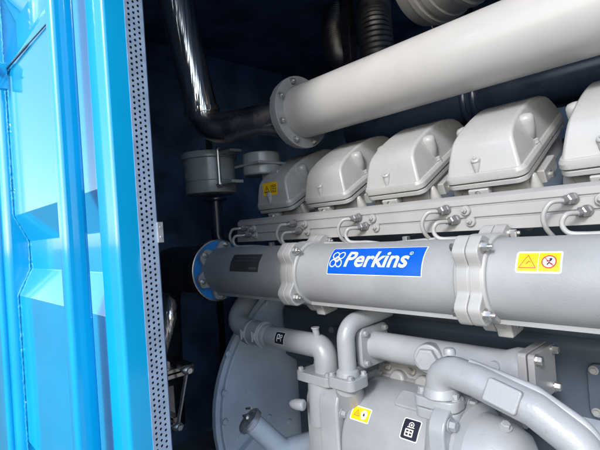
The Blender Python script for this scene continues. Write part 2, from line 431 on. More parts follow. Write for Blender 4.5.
def cover_meshes():
    m = MB(); n = len(FP); vs = []
    for s in (-1, 1):
        for v, w in FP:
            t = (w - .026) / .102
            vs.append(L(s * (.0985 - .021 * t - .004 * t * t), v + .004, w))
    fs = [tuple(range(n))[::-1], tuple(range(n, 2 * n))] + [(i, i + 1, n + i + 1, n + i) for i in range(n - 1)] + [(n - 1, 0, n, 2 * n - 1)]
    m.add(vs, fs)
    c = m.build('valve_cover', mat['cover'], eng, bevel=.0085, seg=4, ang=45)
    # skirt, flaring at the sides, over the joint rim
    k = MB(); P = rrect(.215, .392, .026, 6, 0, .194); Q = rrect(.203, .384, .022, 6, 0, .194); N = len(P)
    vs = [L(p[0], p[1], .010) for p in P] + [L(p[0], p[1], .024) for p in P] + [L(q[0], q[1], .034) for q in Q]
    fs = [tuple(range(N))[::-1], tuple(range(2 * N, 3 * N))]
    for a in (0, N):
        fs += [(a + i, a + (i + 1) % N, a + N + (i + 1) % N, a + N + i) for i in range(N)]
    k.add(vs, fs); sk = k.build('skirt', mat['cover'], c, bevel=.002, ang=25)
    r = MB(); r.prism(rrect(.211, .388, .026, 6, 0, .194), L(0, 0, 0), EU, EV, EW, -.008, .006)
    r.prism(rrect(.196, .374, .02, 6, 0, .194), L(0, 0, 0), EU, EV, EW, .004, .012)
    rm = r.build('joint_rim', mat['cover'], c, bevel=.0025)
    subs = [sk, rm]
    for s in (-1, 1):
        g = MB()
        g.lathe([(.004, .119), (.016, .116), (.021, .109), (.0215, .098), (.019, .075), (.015, .052), (.013, .050)], L(s * .083, .150, 0), EW, 24)
        subs.append(g.build('bolt_tower', mat['cover'], c, ang=50))
        g = MB(); g.bolt(L(s * .0885, .150, .036), EW, .0115, .010, True); g.lathe([(.0062, -.008), (.0062, .045)], L(s * .0965, .150, 0), EW, 12); g.lathe([(.010, .026), (.008, .036)], L(s * .0965, .150, 0), EW, 12)
        subs.append(g.build('hold_down_bolt', mat['cover'], c))
    # teardrop boss on the front face
    fn = (EV * .034 - EW * .043); fdir = (L(0, .004 + .034, .088) - L(0, .004, .026)).normalized(); nrm = EU.cross(fdir).normalized()
    c0 = L(-.012, .004, .026)
    t = MB(); pts = [c0 + fdir * d for d in (.004, .012, .024, .036, .039)]
    t.tube(pts, [.002, .006, .010, .0115, .009], 18); t.lathe([(.0125, -.002), (.0125, .008), (.010, .010)], c0 + fdir * .038, (nrm + fdir * .9), 18); t.bolt(c0 + fdir * .038 + (nrm + fdir * .9).normalized() * .010, (nrm + fdir * .9), .0055, .004, False)
    subs.append(t.build('front_boss', mat['cover'], c))
    return c, subs, c0, fdir, nrm
ho, bo = head_meshes(); co, subs, c0, fdir, nrm = cover_meshes()
covers = []
for i, cx in enumerate(CX):
    if i == 0: h, b, c, ss = ho, bo, co, subs
    else:
        h = ho.copy(); COL.objects.link(h); h.parent = eng
        
        for q in bo:
            b = q.copy(); COL.objects.link(b); b.parent = h
        c = co.copy(); COL.objects.link(c); c.parent = eng
        for q in subs:
            d = q.copy(); COL.objects.link(d); d.parent = c
    h.location.x = cx; c.location.x = cx; covers.append(c)
covers[0]['label'] = 'farthest valve cover, carrying a small yellow warning label'
def tri(cx, cy, s): return [(cx - s, cy - s * .8), (cx + s, cy - s * .8), (cx, cy + s * .9)]
def tri_ring(cx, cy, s, w):
    a = tri(cx, cy, s); b = tri(cx, cy - w * .25, s - w * 1.7)
    return [[a[i], a[(i + 1) % 3], b[(i + 1) % 3], b[i]] for i in range(3)]
W_, H_ = .088, .050
st = [('yellow', [rrect(W_, H_, .003)], .0),
      ('ink', tri_ring(-.020, 0, .0165, .0028) + [seg2((-.020, .005), (-.020, -.004), .0032)] + [circ(-.020, -.0080, .0017, 10)], .0006),
      ('ink', [seg2((.006, -.014), (.036, -.014), .0026), seg2((.006, .012), (.036, .012), .0026), seg2((.007, -.014), (.007, .012), .0026), seg2((.035, -.014), (.035, .012), .0026), seg2((.012, .006), (.030, .006), .0028), seg2((.012, -.001), (.030, -.001), .0028), seg2((.012, -.008), (.026, -.008), .0028)], .0006)]
cc = c0 + V((CX[0] - 0, 0, 0)) - V((-.012, 0, 0))
sp = cc + EU * (-.006) + fdir * .063 + nrm * .0016
sticker('warning_label', st, lambda s, t, l: sp + EU * s + fdir * t + nrm * l - V((CX[0], 0, 0)), covers[0])

# ---------------------------------------------------------------- fuel rail
prof = [(1.042, -.030), (1.042, -.0035), (1.049, -.0015), (1.049, .0005), (1.044, .0025), (1.044, .0265), (1.051, .0285), (1.051, .0305), (1.047, .0325), (1.047, .047), (1.060, .057), (1.112, .060), (1.112, -.030)]
rail = MB().prism(prof, (0, 0, 0), (0, 1, 0), (0, 0, 1), (1, 0, 0), -1.475, .40).build('fuel_rail', mat['rail'], eng, bevel=.0012, label='long stepped grey rail carrying the injector pipe unions')
def union_set(cx):
    out = []
    for dx, z in ((0.0, .019), (.011, -.008)):
        b = MB(); out.append(b); b.lathe([(.0125, 0), (.0125, .008), (.011, .010)], (cx + dx, 1.045, z), (0, -1, 0), 18); b.bolt((cx + dx, 1.035, z), (0, -1, 0), .0065, .007, False, .004)
    return out
def pipes(cx):
    ax = V((-.35, -1, -.12)).normalized()
    out = []
    for dx, z, path in ((-.050, .026, [(-.080, 1.000, .020), (-.094, .995, -.004), (-.094, 1.005, -.030), (-.088, 1.03, -.052), (-.08, 1.07, -.075)]),
                        (-.026, -.001, [(-.050, .990, -.006), (-.058, .985, -.024), (-.048, .988, -.042), (-.022, .995, -.046), (.012, 1.0, -.047), (.045, 1.02, -.055), (.06, 1.07, -.075)])):
        o = V((cx + dx, 1.044, z)); n = MB()
        n.lathe([(.0125, 0), (.0125, .006)], o, ax, 18); n.lathe([(.0115, .006), (.0115, .022), (.009, .024)], o, ax, 6); n.lathe([(.008, .024), (.0065, .034)], o, ax, 14)
        e = o + ax * .030
        p = MB().tube(bez([o + ax * .02, e] + [(cx + q[0], q[1], q[2]) for q in path], 7),  .0051, 12)
        out.append((p, n))
    return out
first = []
for i, cx in enumerate(CX[:5]):
    if i == 0:
        for p, n in pipes(cx):
            po = p.build('injector_pipe', mat['tube'], eng); no = n.build('union_nut', mat['darknut'], po); first.append((po, no))
        first_u = [u.build('bleed_screw', mat['tube'], rail) for u in union_set(cx)]
    else:
        for po, no in first:
            a = po.copy(); COL.objects.link(a); a.parent = eng; a.location.x = cx - CX[0]
            b = no.copy(); COL.objects.link(b); b.parent = a
        for q in first_u:
            u = q.copy(); COL.objects.link(u); u.parent = rail; u.location.x = cx - CX[0]

for cx in CX[:5]:
    for dx in (-.10, .03, .085):
        MB().bolt((cx + dx, 1.20, -.005 - .02 * (dx > 0)), (0, -1, .25), .012, .014, True, .006).build('bolt', mat['zinc'], blk_o)

rp_ = [(-1.44 + .06 * k, 1.022 + .006 * math.sin(k * 1.3), -.050 + .004 * math.sin(k * .9 + 1)) for k in range(30)]
rt_o = MB().tube(bez(rp_, 4), .0048, 10).build('return_tube', mat['tube'], eng)
for cx in CX[:5]:
    m = MB(); m.box((cx + .115, 1.03, -.046), (.014, .018, .020)); m.build('tube_clip', mat['darknut'], rt_o, bevel=.002)

# ---------------------------------------------------------------- long lower pipe in three lengths
PY_, PZ, PR = .970, -.133, .0875
J1, J2 = -1.000, -.440
def pipe_len(x0, x1):
    m = MB(); m.lathe([(PR - .008, 0), (PR, 0.0), (PR, x1 - x0), (PR - .008, x1 - x0)], (x0, PY_, PZ), (1, 0, 0), 64)
    m.box(((x0 + x1) / 2, PY_ - .028, PZ - PR + .0015), (x1 - x0, .012, .010))      # casting line along the underside
    return m.build('manifold_pipe', mat['pipe'], eng, ang=30)
p1 = pipe_len(-1.50, J1 - .023); p2 = pipe_len(J1 + .023, J2 - .023); p3 = pipe_len(J2 + .023, .38)
p2['label'] = 'middle length of the lower pipe, bearing the blue brand label'
p3['label'] = 'near length of the lower pipe, with a yellow hot surface label'
p1['label'] = 'far length of the lower pipe, with a dark metal name plate'
BA = [57, 138, 214, 290, 352]
def lobed(rb, rl, wid, angs, n=120):
    out = []
    for k in range(n):
        a = 360 * k / n; r = rb
        for b in angs:
            d = abs((a - b + 180) % 360 - 180)
            if d < wid: r = max(r, rb + (rl - rb) * (.5 + .5 * math.cos(PI * max(0, d - wid * .32) / (wid * .68))))
        out.append((r * math.cos(R(a)), r * math.sin(R(a))))
    return out
for jx in (J1, J2):
    m = MB(); sh = lobed(.098, .126, 24, BA)
    o = (jx, PY_, PZ); ex, ey, ez = (0, 1, 0), (0, 0, 1), (1, 0, 0)
    m.prism(sh, o, ex, ey, ez, -.029, -.0005); m.prism(sh, o, ex, ey, ez, .0005, .027)
    m.lathe([(.0955, -.036), (.0975, -.03), (.0975, .028), (.0955, .033)], o, (1, 0, 0), 48)
    c = m.build('pipe_clamp', mat['clamp'], eng, bevel=.0035, seg=3, ang=50)
    for a in BA:
        b = MB(); b.bolt((jx + .027, PY_ + .111 * math.cos(R(a)), PZ + .111 * math.sin(R(a))), (1, 0, 0), .0098, .011, True, .007)
        b.build('bolt', mat['zinc'], c)
        MB().lathe([(.0095, 0), (.0095, .01), (.008, .012)], (jx - .029, PY_ + .111 * math.cos(R(a)), PZ + .111 * math.sin(R(a))), (-1, 0, 0), 6).build('nut', mat['zinc'], c)
    # foot bracket under the joint
    MB().prism([(-.02, .01), (.055, .01), (.055, -.026), (-.005, -.034)], (jx, PY_ + .02, PZ - .098), (0, 1, 0), (0, 0, 1), (1, 0, 0), .002, .036).build('foot', mat['clamp'], c, bevel=.004)
# end flange with blue gasket and dark rim
m = MB(); ang6 = [20 + 60 * k for k in range(6)]
m.prism(lobed(.086, .113, 26, ang6), (-1.500, PY_, PZ), (0, 1, 0), (0, 0, 1), (1, 0, 0), -.002, .020)
ef = m.build('end_flange', mat['cast'], eng, bevel=.004, seg=2, ang=50)
MB().lathe([(.116, -.012), (.116, 0.0)], (-1.503, PY_, PZ), (1, 0, 0), 64).build('gasket', mat['gasket'], ef, label='bright blue disc behind the far flange')
MB().lathe([(.1215, -.03), (.1215, -.003), (.117, -.001)], (-1.504, PY_, PZ), (1, 0, 0), 64).build('back_ring', mat['dullsteel'], ef, bevel=.002)
for a in ang6:
    MB().bolt((-1.480, PY_ + .1 * math.cos(R(a)), PZ + .1 * math.sin(R(a))), (1, 0, 0), .009, .009, True, .005).build('bolt', mat['zinc'], ef)

# ---------------------------------------------------------------- labels on the lower pipe
def pipe_map(x, phi): return on_cyl(PY_, PZ, PR + .0006, x, R(phi))
sticker('name_plate', [('plate', [rrect(.16, .063, .003)], .0), ('platemark', [rrect(.040, .008, .001, 2, .05, -.020), rrect(.12, .002, .0005, 2, 0, .018), rrect(.12, .002, .0005, 2, 0, .006)], .0005)], pipe_map(-1.23, 26), p1, .006, 'dark blank metal name plate')
# blue brand label
LW, LH = .288, .0764
polys = text_polys('Perkins', 1.0, .20, .02, 1.0)
bx = bounds(polys); tw, th = .196, .0445; sx = tw / (bx[1] - bx[0]); sy = th / (bx[3] - bx[2])
tp = xform(polys, sx, sy, -.088 - bx[0] * sx, -.0195 - bx[2] * sy)
em = []
ecx, ecy = -.116, .002
for sx_, sy_ in ((-1, 1), (1, 1), (-1, -1), (1, -1)):
    em += ring2(ecx + sx_ * .0100 + .002 * sy_, ecy + sy_ * .0112, .0122, .0031, 28, .0112, R(45 if sx_ * sy_ > 0 else -45))
em += ring2(ecx, ecy, .0088, .0026, 24, .0088)
sl = .0
lab = [[(-LW / 2 - sl, -LH / 2), (LW / 2 - sl, -LH / 2), (LW / 2 + sl, LH / 2), (-LW / 2 + sl, LH / 2)]]
edge = [[(-LW / 2 - sl - .0022, -LH / 2 - .0018), (LW / 2 - sl + .0018, -LH / 2 - .0018), (LW / 2 + sl + .0022, LH / 2 + .0018), (-LW / 2 + sl - .0018, LH / 2 + .0018)]]
reg = ring2(.110, .018, .0048, .0010, 18)
rt = text_polys('R', .0065, 0, .0); rb = bounds(rt); reg += xform(rt, .95, .95, .1078, .0156)
sticker('brand_label', [('white', edge, -.0001), ('brandblue', lab, .0004), ('white', tp + em + reg, .0009)], pipe_map(-.70, 32), p2, .004, 'royal blue label lettered in white italics')
# yellow hot surface label
w, h = .081, .045
fig = [circ(.0215, .005, .0026, 12), seg2((.0185, -.001), (.025, -.006), .003), seg2((.0145, .001), (.0225, .002), .0025), seg2((.0155, -.006), (.0195, -.001), .0025)]
sticker('warning_label', [('white', [rrect(w, h, .005)], 0), ('yellow', [rrect(.0365, h - .008, .001, 3, -.0188, 0), rrect(.0365, h - .008, .001, 3, .0188, 0)], .0004),
    ('red', tri_ring(-.0188, 0, .0160, .0013) + [seg2((-.021, -.005), (-.017, .001), .0015), seg2((-.017, .001), (-.013, -.001), .0013)], .0008), ('white', [circ(.0188, 0, .0125, 28)], .0008),
    ('red', ring2(.0188, 0, .0130, .0022, 28) + [seg2((.0108, .008), (.0268, -.008), .0016)], .0012), ('ink', fig, .0011)], pipe_map(-.311, 29.5), p3, .004, 'yellow label with a triangle and a red prohibition circle')

# ---------------------------------------------------------------- lower group: coolant pipe, risers, pump, cooler, outlet
HZ = -.357
m = MB(); m.tube(fillet([(-1.455, 1.09, -.22), (-1.435, .97, -.33), (-1.27, .97, HZ)], .07, 8), .037, 28)
hp = m.build('hose_elbow', mat['cast'], eng)
m = MB(); m.lathe([(.037, 0), (.044, .002), (.044, .105), (.037, .108)], (-1.345, .97, HZ + .003), (1, 0, -.01), 32); m.build('rubber_sleeve', mat['cast'], hp)
for xx in (-1.325, -1.262):
    m = MB(); m.lathe([(.0455, 0), (.0465, .002), (.0465, .016), (.0455, .018)], (xx, .97, HZ + .002), (1, 0, 0), 32); m.box((xx + .009, .924, HZ + .006), (.014, .012, .024)); m.tube([(xx + .009, .917, HZ + .024), (xx + .009, .917, HZ - .012)], .004, 8)
    m.build('hose_clip', mat['cast'], hp, bevel=.0015)
m = MB(); pts = fillet([(-1.235, .97, HZ), (-.958, .97, HZ), (-.958, .97, -.428)], .055, 10); m.tube(pts, .0365, 30); m.lathe([(.0365, -.001), (.0405, 0), (.0405, .012), (.0365, .02)], (-1.236, .97, HZ), (1, 0, 0), 30)
m.tube([(-.985, .965, -.325), (-.985, .96, -.300)], .0105, 14); m.lathe([(.013, 0), (.013, .004)], (-.985, .96, -.302), (0, 0, 1), 14)
cp = m.build('coolant_pipe', mat['cast'], eng)
m = MB(); m.prism(rrect(.142, .095, .018), (-.972, .962, 0), (1, 0, 0), (0, 1, 0), (0, 0, 1), -.456, -.428); fl = m.build('flange', mat['cast'], cp, bevel=.003)
for dx in (-.056, .056):
    for dy in (-.034, .034): MB().bolt((-.972 + dx, .962 + dy, -.428), (0, 0, 1), .0085, .009).build('bolt', mat['cast'], cp)
icon = [seg2((-.010, -.012), (-.010, .010), .003), seg2((-.010, .010), (0, .010), .003), seg2((0, .010), (0, -.002), .003), seg2((-.010, -.002), (.004, -.002), .003)] + ring2(.009, .006, .0052, .0022, 16) + [seg2((.009, .0), (.009, -.010), .0025)]
sticker('symbol_label', [('white', [rrect(.047, .042, .003)], 0), ('ink', [rrect(.044, .039, .002)], .0004), ('white', icon, .0008)], on_cyl(.97, HZ, .0372, -1.13, R(21)), cp, .004, 'small black label with a white pictogram')
# riser
m = MB(); m.tube(fillet([(-.842, .935, -.435), (-.842, .935, -.272), (-.815, 1.10, -.252)], .05, 10), .025, 26); m.lathe([(.033, 0), (.031, .012), (.025, .018)], (-.842, .935, -.410), (0, 0, 1), 26)
rp = m.build('riser_pipe', mat['cast'], eng)
m = MB(); m.prism(rrect(.094, .082, .018), (-.844, .935, 0), (1, 0, 0), (0, 1, 0), (0, 0, 1), -.441, -.4105); m.build('flange', mat['cast'], rp, bevel=.003)
for dx in (-.034, .034):
    for dy in (-.028, .028): MB().bolt((-.844 + dx, .935 + dy, -.4105), (0, 0, 1), .008, .008).build('bolt', mat['cast'], rp)

# pump: big drum lying along the engine
m = MB(); PYC, PZC, PRR = 1.070, -.616, .160
m.lathe([(.10, 0), (.150, .004), (PRR, .02), (PRR, .30), (.152, .335), (.12, .36), (.0, .362)], (-.875, PYC, PZC), (1, 0, 0), 64)
m.tube([(-.886, 1.03, -.545), (-.872, .975, -.49), (-.850, .940, -.441)], [.055, .042, .036], 26)                 # neck under the riser
m.tube([(-.972, .965, -.58), (-.972, .964, -.456)], [.050, .046], 26)
pump = m.build('water_pump', mat['cast'], eng, ang=40, label='large rounded grey pump body with two small labels')
a_ = R(66); nv = V((0, -math.cos(a_), math.sin(a_))); tv = V((0, math.sin(a_), math.cos(a_)))
MB().prism(rrect(.13, .055, .012), V((-.665, PYC, PZC)), (1, 0, 0), tv, nv, PRR - .01, PRR + .007).build('pad', mat['cast'], pump, bevel=.003)
m = MB(); m.prism(rrect(.36, .36, .07, 6), (-.905, PYC + .025, PZC - .01), (0, 1, 0), (0, 0, 1), (1, 0, 0), -.045, .028); m.prism(rrect(.31, .31, .06, 6), (-.985, PYC + .03, PZC - .01), (0, 1, 0), (0, 0, 1), (1, 0, 0), -.05, .04)
m.lathe([(.017, 0), (.016, .03), (.010, .048), (.003, .052)], (-.985, .895, -.515), (-1, -.35, 0), 16)
pb = m.build('pump_flange', mat['cast'], pump, bevel=.008, seg=3)
for dy, dz in ((-.155, .10), (-.16, -.04), (-.155, -.13), (.02, .165)):
    MB().bolt((-.877, PYC + .025 + dy, PZC - .01 + dz), (1, 0, 0), .011, .012).build('bolt', mat['cast'], pump)
pm = lambda x, phi: on_cyl(PYC, PZC, PRR + .0008, x, R(phi))
drop = [circ(.0115, -.001, .0030, 12), [(.0085, -.0005), (.0145, -.0005), (.0115, .0065)]]
sticker('warning_label', [('white', [rrect(.065, .040, .005)], 0), ('yellow', [rrect(.059, .034, .004)], .0004), ('red', tri_ring(-.012, .001, .010, .0012) + [seg2((-.012, .003), (-.012, -.003), .0014)], .0008), ('white', [circ(.0115, 0, .0105, 24, .0125)], .0008), ('ink', drop, .0012)], pm(-.815, 39.0), pump, .004, 'yellow label with a triangle and a drop in a white circle')
icon2 = [seg2((-.012, -.016), (.008, -.016), .003), seg2((-.012, -.008), (.008, -.008), .003), seg2((-.012, -.017), (-.012, .0), .003), seg2((-.002, -.017), (-.002, -.001), .003), seg2((.008, -.017), (.008, .0), .003), seg2((-.012, -.001), (.008, -.001), .003)] + ring2(0, .011, .0075, .002, 20) + [circ(0, .011, .0028, 12), seg2((-.010, .005), (.010, .005), .002)]
sticker('symbol_label', [('white', [rrect(.051, .0535, .005)], 0), ('ink', [rrect(.046, .0485, .004)], .0004), ('white', icon2, .0008)], pm(-.657, 39.2), pump, .004, 'black label with a white pictogram and pale border')

# oil cooler tube
m = MB(); CY, CZ = 1.035, -.345
m.lathe([(.0385, 0), (.0385, .38), (.048, .405), (.048, .424)], (-.825, CY, CZ), (1, 0, 0), 36)
oc = m.build('oil_cooler', mat['cast'], eng)
m = MB(); m.prism(rrect(.125, .115, .02), (-.838, CY, CZ), (0, 1, 0), (0, 0, 1), (1, 0, 0), 0, .02); m.build('flange', mat['cast'], oc, bevel=.003)
for dy in (-.047, .047):
    for dz in (-.042, .042): MB().bolt((-.818, CY + dy, CZ + dz), (1, 0, 0), .008, .008).build('bolt', mat['cast'], oc)
m = MB(); m.prism(rrect(.130, .112, .008), (-.402, CY + .018, CZ - .006), (0, 1, 0), (0, 0, 1), (1, 0, 0), 0, .018); m.prism(rrect(.125, .108, .008), (-.384, CY + .018, CZ - .006), (0, 1, 0), (0, 0, 1), (1, 0, 0), .002, .016)
ep = m.build('end_plate', mat['plate_paint'], oc, bevel=.002)
for dy in (-.05, .05):
    for dz in (-.042, .042): MB().bolt((-.368, CY + .018 + dy, CZ - .006 + dz), (1, 0, 0), .0095, .011).build('bolt', mat['zinc'], oc)
m = MB(); d = V((.25, -1, .05)).normalized(); o = V((-.625, CY - .02, CZ + .002))
m.lathe([(.036, 0), (.036, .032), (.033, .035)], o, d, 28); m.lathe([(.029, .033), (.029, .048), (.026, .051)], o, d, 6); m.build('drain_plug', mat['cast'], oc, bevel=.0015)
m = MB(); m.tube([(-.455, CY - .045, CZ + .01), (-.455, CY - .035, CZ + .01)], .012, 14); m.build('boss', mat['cast'], oc)

# row of bolted bumps behind the pump
m = MB(); m.box((-.66, 1.18, -.455), (.44, .12, .10)); m.tube([(-.88, 1.12, -.485), (-.44, 1.12, -.485)], .030, 18)
for k in range(5): m.lathe([(.030, 0), (.027, .03), (.020, .036)], (-.80 + .085 * k, 1.13, -.468), (0, -1, .25), 18)
bm_ = m.build('branch_manifold', mat['plate_paint'], eng, bevel=.004)
for k in range(6): MB().bolt((-.842 + .085 * k, 1.117, -.432), (0, -1, .3), .010, .012).build('bolt', mat['zinc'], bm_)

# outlet pipe sweeping toward the right
m = MB(); path = fillet([(-.535, .905, -.470), (-.535, .895, -.322), (-.44, .880, -.333), (-.33, .875, -.362), (-.258, .872, -.405), (-.222, .872, -.49), (-.21, .88, -.78), (-.20, 1.33, -.80)], .052, 9)
m.tube(path, .0335, 32); op = m.build('outlet_pipe', mat['cast'], eng, label='curved grey outlet pipe with a raised blank pad')
m = MB(); rib = fillet([(-.46, .892, -.303), (-.33, .887, -.331), (-.245, .884, -.378), (-.192, .884, -.48), (-.18, .89, -.70)], .06, 9); m.tube(rib, .010, 14); m.build('rib', mat['cast'], op)
a = V((-.44, .880, -.333)); b = V((-.33, .875, -.362)); dd = (b - a).normalized()
m = MB(); nn = V((0, -1, .35)).normalized(); nn = (nn - dd * nn.dot(dd)).normalized(); up = dd.cross(nn).normalized()
m.prism(rrect(.066, .046, .006), (-.378, .8775, -.3495), dd, up, nn, .012, .0395); m.build('pad', mat['cast'], op, bevel=.004, seg=3)
m = MB(); m.prism(rrect(.105, .060, .02), (-.540, .895, 0), (1, 0, 0), (0, 1, 0), (0, 0, 1), -.412, -.388); m.lathe([(.041, 0), (.0345, .022)], (-.535, .897, -.388), (0, 0, 1), 28); m.build('flange', mat['cast'], op, bevel=.004, seg=2)
m = MB(); m.prism(rrect(.105, .060, .02), (-.540, .897, 0), (1, 0, 0), (0, 1, 0), (0, 0, 1), -.438, -.4135); m.build('flange', mat['cast'], op, bevel=.004, seg=2)
for dx in (-.040, .040): MB().bolt((-.540 + dx, .892, -.388), (0, 0, 1), .009, .010).build('bolt', mat['cast'], op)
MB().lathe([(.013, 0), (.013, .008), (.010, .013), (.003, .015)], (-.505, .893, -.291), (0, 0, 1), 16).build('boss', mat['cast'], op)
# thermostat housing under the outlet
m = MB(); m.lathe([(.105, 0), (.105, .02), (.088, .03), (.085, .075), (.070, .115), (.045, .135), (.0, .142)], (-.500, .945, -.515), (1, -.1, .0), 40); m.tube([(-.535, .90, -.53), (-.535, .90, -.437)], [.05, .036], 24)
th_ = m.build('thermostat_housing', mat['cast'], eng, ang=45)
m = MB(); m.prism(rrect(.24, .23, .05, 6), (-.515, .95, -.515), (0, 1, 0), (0, 0, 1), (1, 0, 0), -.02, .018); m.build('flange', mat['cast'], th_, bevel=.005, seg=3)
for dy, dz in ((-.092, .085), (-.095, -.02), (.06, .09), (.0, .10)): MB().bolt((-.496, .95 + dy, -.515 + dz), (1, 0, 0), .0115, .012).build('bolt', mat['cast'], th_)
m = MB(); m.bolt((-.41, .925, -.435), (0.3, -.3, 1), .010, .010); m.build('bolt', mat['cast'], th_)

# flywheel housing plate at the far end
def hous(r):
    pts = []
    for k in range(37):
        a = R(100 + 160 * k / 36); pts.append((1.65 + (.730 - r) * math.cos(a), -.74 + (.60 - r) * math.sin(a)))
    pts += [(2.2, -1.20), (2.2, -.15)]
    return pts
m = MB(); m.prism(hous(0), (-1.56, 0, 0), (0, 1, 0), (0, 0, 1), (1, 0, 0), 0, .03); m.prism(hous(.018), (-1.53, 0, 0), (0, 1, 0), (0, 0, 1), (1, 0, 0), -.005, .018)
m.prism([(.98, -.86), (1.10, -.80), (1.25, -1.05), (.90, -1.18)], (-1.512, 0, 0), (0, 1, 0), (0, 0, 1), (1, 0, 0), -.002, .03)
fh = m.build('flywheel_housing', mat['housing'], eng, bevel=.006, seg=2)
for y, z in ((.985, -.465), (.955, -.610), (1.165, -.775), (1.275, -.830), (1.05, -.845), (1.02, -.80), (1.2, -.3), (.95, -.72)):
    MB().lathe([(.013, 0), (.013, .006), (.009, .010)], (-1.512, y, z), (1, 0, 0), 14).build('bolt', mat['housing'], fh)
# filler tube with chromed cap
m = MB(); m.tube(fillet([(-1.19, .845, -.600), (-1.15, .935, -.712), (-1.08, 1.10, -.705), (-1.0, 1.2, -.66)], .05, 8), .034, 24); ft = m.build('oil_filler', mat['housing'], eng)
d = V((-.30, -.55, .70)).normalized(); o = V((-1.192, .842, -.596))
m = MB(); m.lathe([(.037, -.012), (.043, -.008), (.044, .004), (.040, .009), (.030, .011), (.012, .016), (0, .0165)], o, d, 32); m.build('filler_cap', mat['galv'], ft, ang=30)
x, y, a = basis(d)
m = MB(); m.tube([o + d * .018 - x * .024 - y * .006, o + d * .022 + x * .024 + y * .006], .0045, 10); m.box(o + d * .016, (.012, .012, .02)); m.tube([o + d * .018 - x * .05 + y * .012, o + d * .02 - x * .012 + y * .03], .004, 8); m.build('cap_lever', mat['zinc'], ft)

# ================================================================== other fitted things
# big upper pipe
UY, UZ, UR = 1.200, .448, .0985
up_ = thing('upper_pipe', 'wide smooth pale grey pipe running above the valve covers', 'pipe')
MB().lathe([(UR - .006, 0), (UR, 0), (UR, 1.60), (UR - .006, 1.60)], (-1.225, UY, UZ), (1, 0, 0), 72).build('pipe_wall', mat['bigpipe'], up_, ang=30)
m = MB(); m.lathe([(UR + .001, .0), (.137, .0), (.137, .020), (UR + .001, .020)], (-1.236, UY, UZ), (1, 0, 0), 56, cap=False); m.lathe([(.060, 0), (.132, .0), (.132, .016), (.06, .016)], (-1.256, UY, UZ), (1, 0, 0), 56)
f = m.build('flange', mat['canister'], up_, bevel=.002)
for k in range(8):
    a = R(22 + 45 * k); MB().bolt((-1.216, UY + .119 * math.cos(a), UZ + .119 * math.sin(a)), (1, 0, 0), .010, .010, True, .004).build('bolt', mat['zinc'], f)
    MB().lathe([(.009, 0), (.009, .010)], (-1.256, UY + .119 * math.cos(a), UZ + .119 * math.sin(a)), (-1, 0, 0), 6).build('nut', mat['zinc'], f)
m = MB(); m.lathe([(UR + .0015, 0), (UR + .0015, .012)], (-.70, UY, UZ), (1, 0, 0), 64, cap=False); 
# polished exhaust pipe: joins the flange, elbows and climbs
ex = thing('exhaust_pipe', 'polished steel exhaust pipe rising from a dark elbow at the far end', 'exhaust pipe')
pe = fillet([(-1.262, 1.185, .450), (-1.575, .995, .430), (-1.60, .865, 1.16)], .085, 12)
MB().tube(pe[:11], .060, 36).build('elbow', mat['dullsteel'], ex)
MB().tube(pe[10:], .067, 40).build('straight_tube', mat['steel'], ex)
m = MB(); d = (pe[-1] - pe[-2]).normalized(); m.lathe([(.0675, -.012), (.073, -.010), (.073, .010), (.0675, .012)], pe[13], d, 36); m.build('band', mat['steel'], ex)
# thin foil-wrapped hose hanging under the elbow
p = bez([(-1.47, 1.02, .375), (-1.41, 1.05, .385), (-1.34, 1.09, .392), (-1.27, 1.12, .375)], 20)
m = MB(); m.tube(p, .017, 18)
m.build('heat_wrap', mat['duct'], ex, ang=60)
# breather canister
bc = thing('breather_canister', 'dark grey round canister with a clamped lid beside the valve covers', 'canister')
CXc, CYc = -1.735, 1.10
MB().lathe([(.095, .185), (.109, .190), (.112, .20), (.112, .240), (.115, .244), (.115, .340)], (CXc, CYc, 0), (0, 0, 1), 48).build('bowl', mat['canister'], bc)
MB().lathe([(.118, .338), (.125, .341), (.125, .362), (.121, .368), (.10, .372), (.0, .374)], (CXc, CYc, 0), (0, 0, 1), 48).build('lid', mat['canister'], bc, bevel=.001)
m = MB(); m.bolt((CXc - .05, CYc - .03, .372), (0, 0, 1), .014, .016); m.tube(bez([(CXc - .03, CYc - .03, .385), (CXc, CYc - .03, .388), (CXc + .02, CYc - .03, .376)]), .005, 8); m.build('lid_bolt', mat['zinc'], bc)
m = MB(); m.tube([(CXc + .12, CYc - .03, .22), (CXc + .12, CYc - .03, .365)], .008, 10); m.bolt((CXc + .12, CYc - .03, .365), (0, 0, 1), .012, .012); m.bolt((CXc + .12, CYc - .03, .22), (0, 0, -1), .012, .012); m.build('clamp_rod', mat['zinc'], bc)
m = MB(); m.box((CXc + .15, CYc, .222), (.12, .06, .014)); m.box((CXc + .15, CYc, .352), (.12, .06, .012)); m.lathe([(.075, .24), (.08, .245), (.08, .33), (.075, .335)], (CXc + .25, CYc + .10, 0), (0, 0, 1), 32); m.box((CXc + .25, CYc + .1, .285), (.17, .165, .012)); m.box((CXc + .32, CYc + .12, .20), (.10, .08, .10)); m.build('bracket', mat['canister'], bc, bevel=.004)
m = MB(); m.lathe([(.045, 0), (.05, .006), (.05, .012)], (CXc + .03, CYc, .155), (0, 0, 1), 24); m.tube(fillet([(CXc + .03, CYc, .165), (CXc + .03, CYc, -.02), (CXc + .15, CYc + .1, -.12)], .05), .028, 18); m.build('drain_tube', mat['navy'], bc)
# black rubber elbow beyond the end flange
m = MB(); m.tube(fillet([(-1.52, PY_, PZ), (-2.02, PY_ - .01, PZ), (-2.12, PY_ + .02, -.9)], .20, 12), .098, 36)
tag(m.build('rubber_hose', mat['black'], None), 'thick glossy black hose bending down from the blue flange', 'hose')
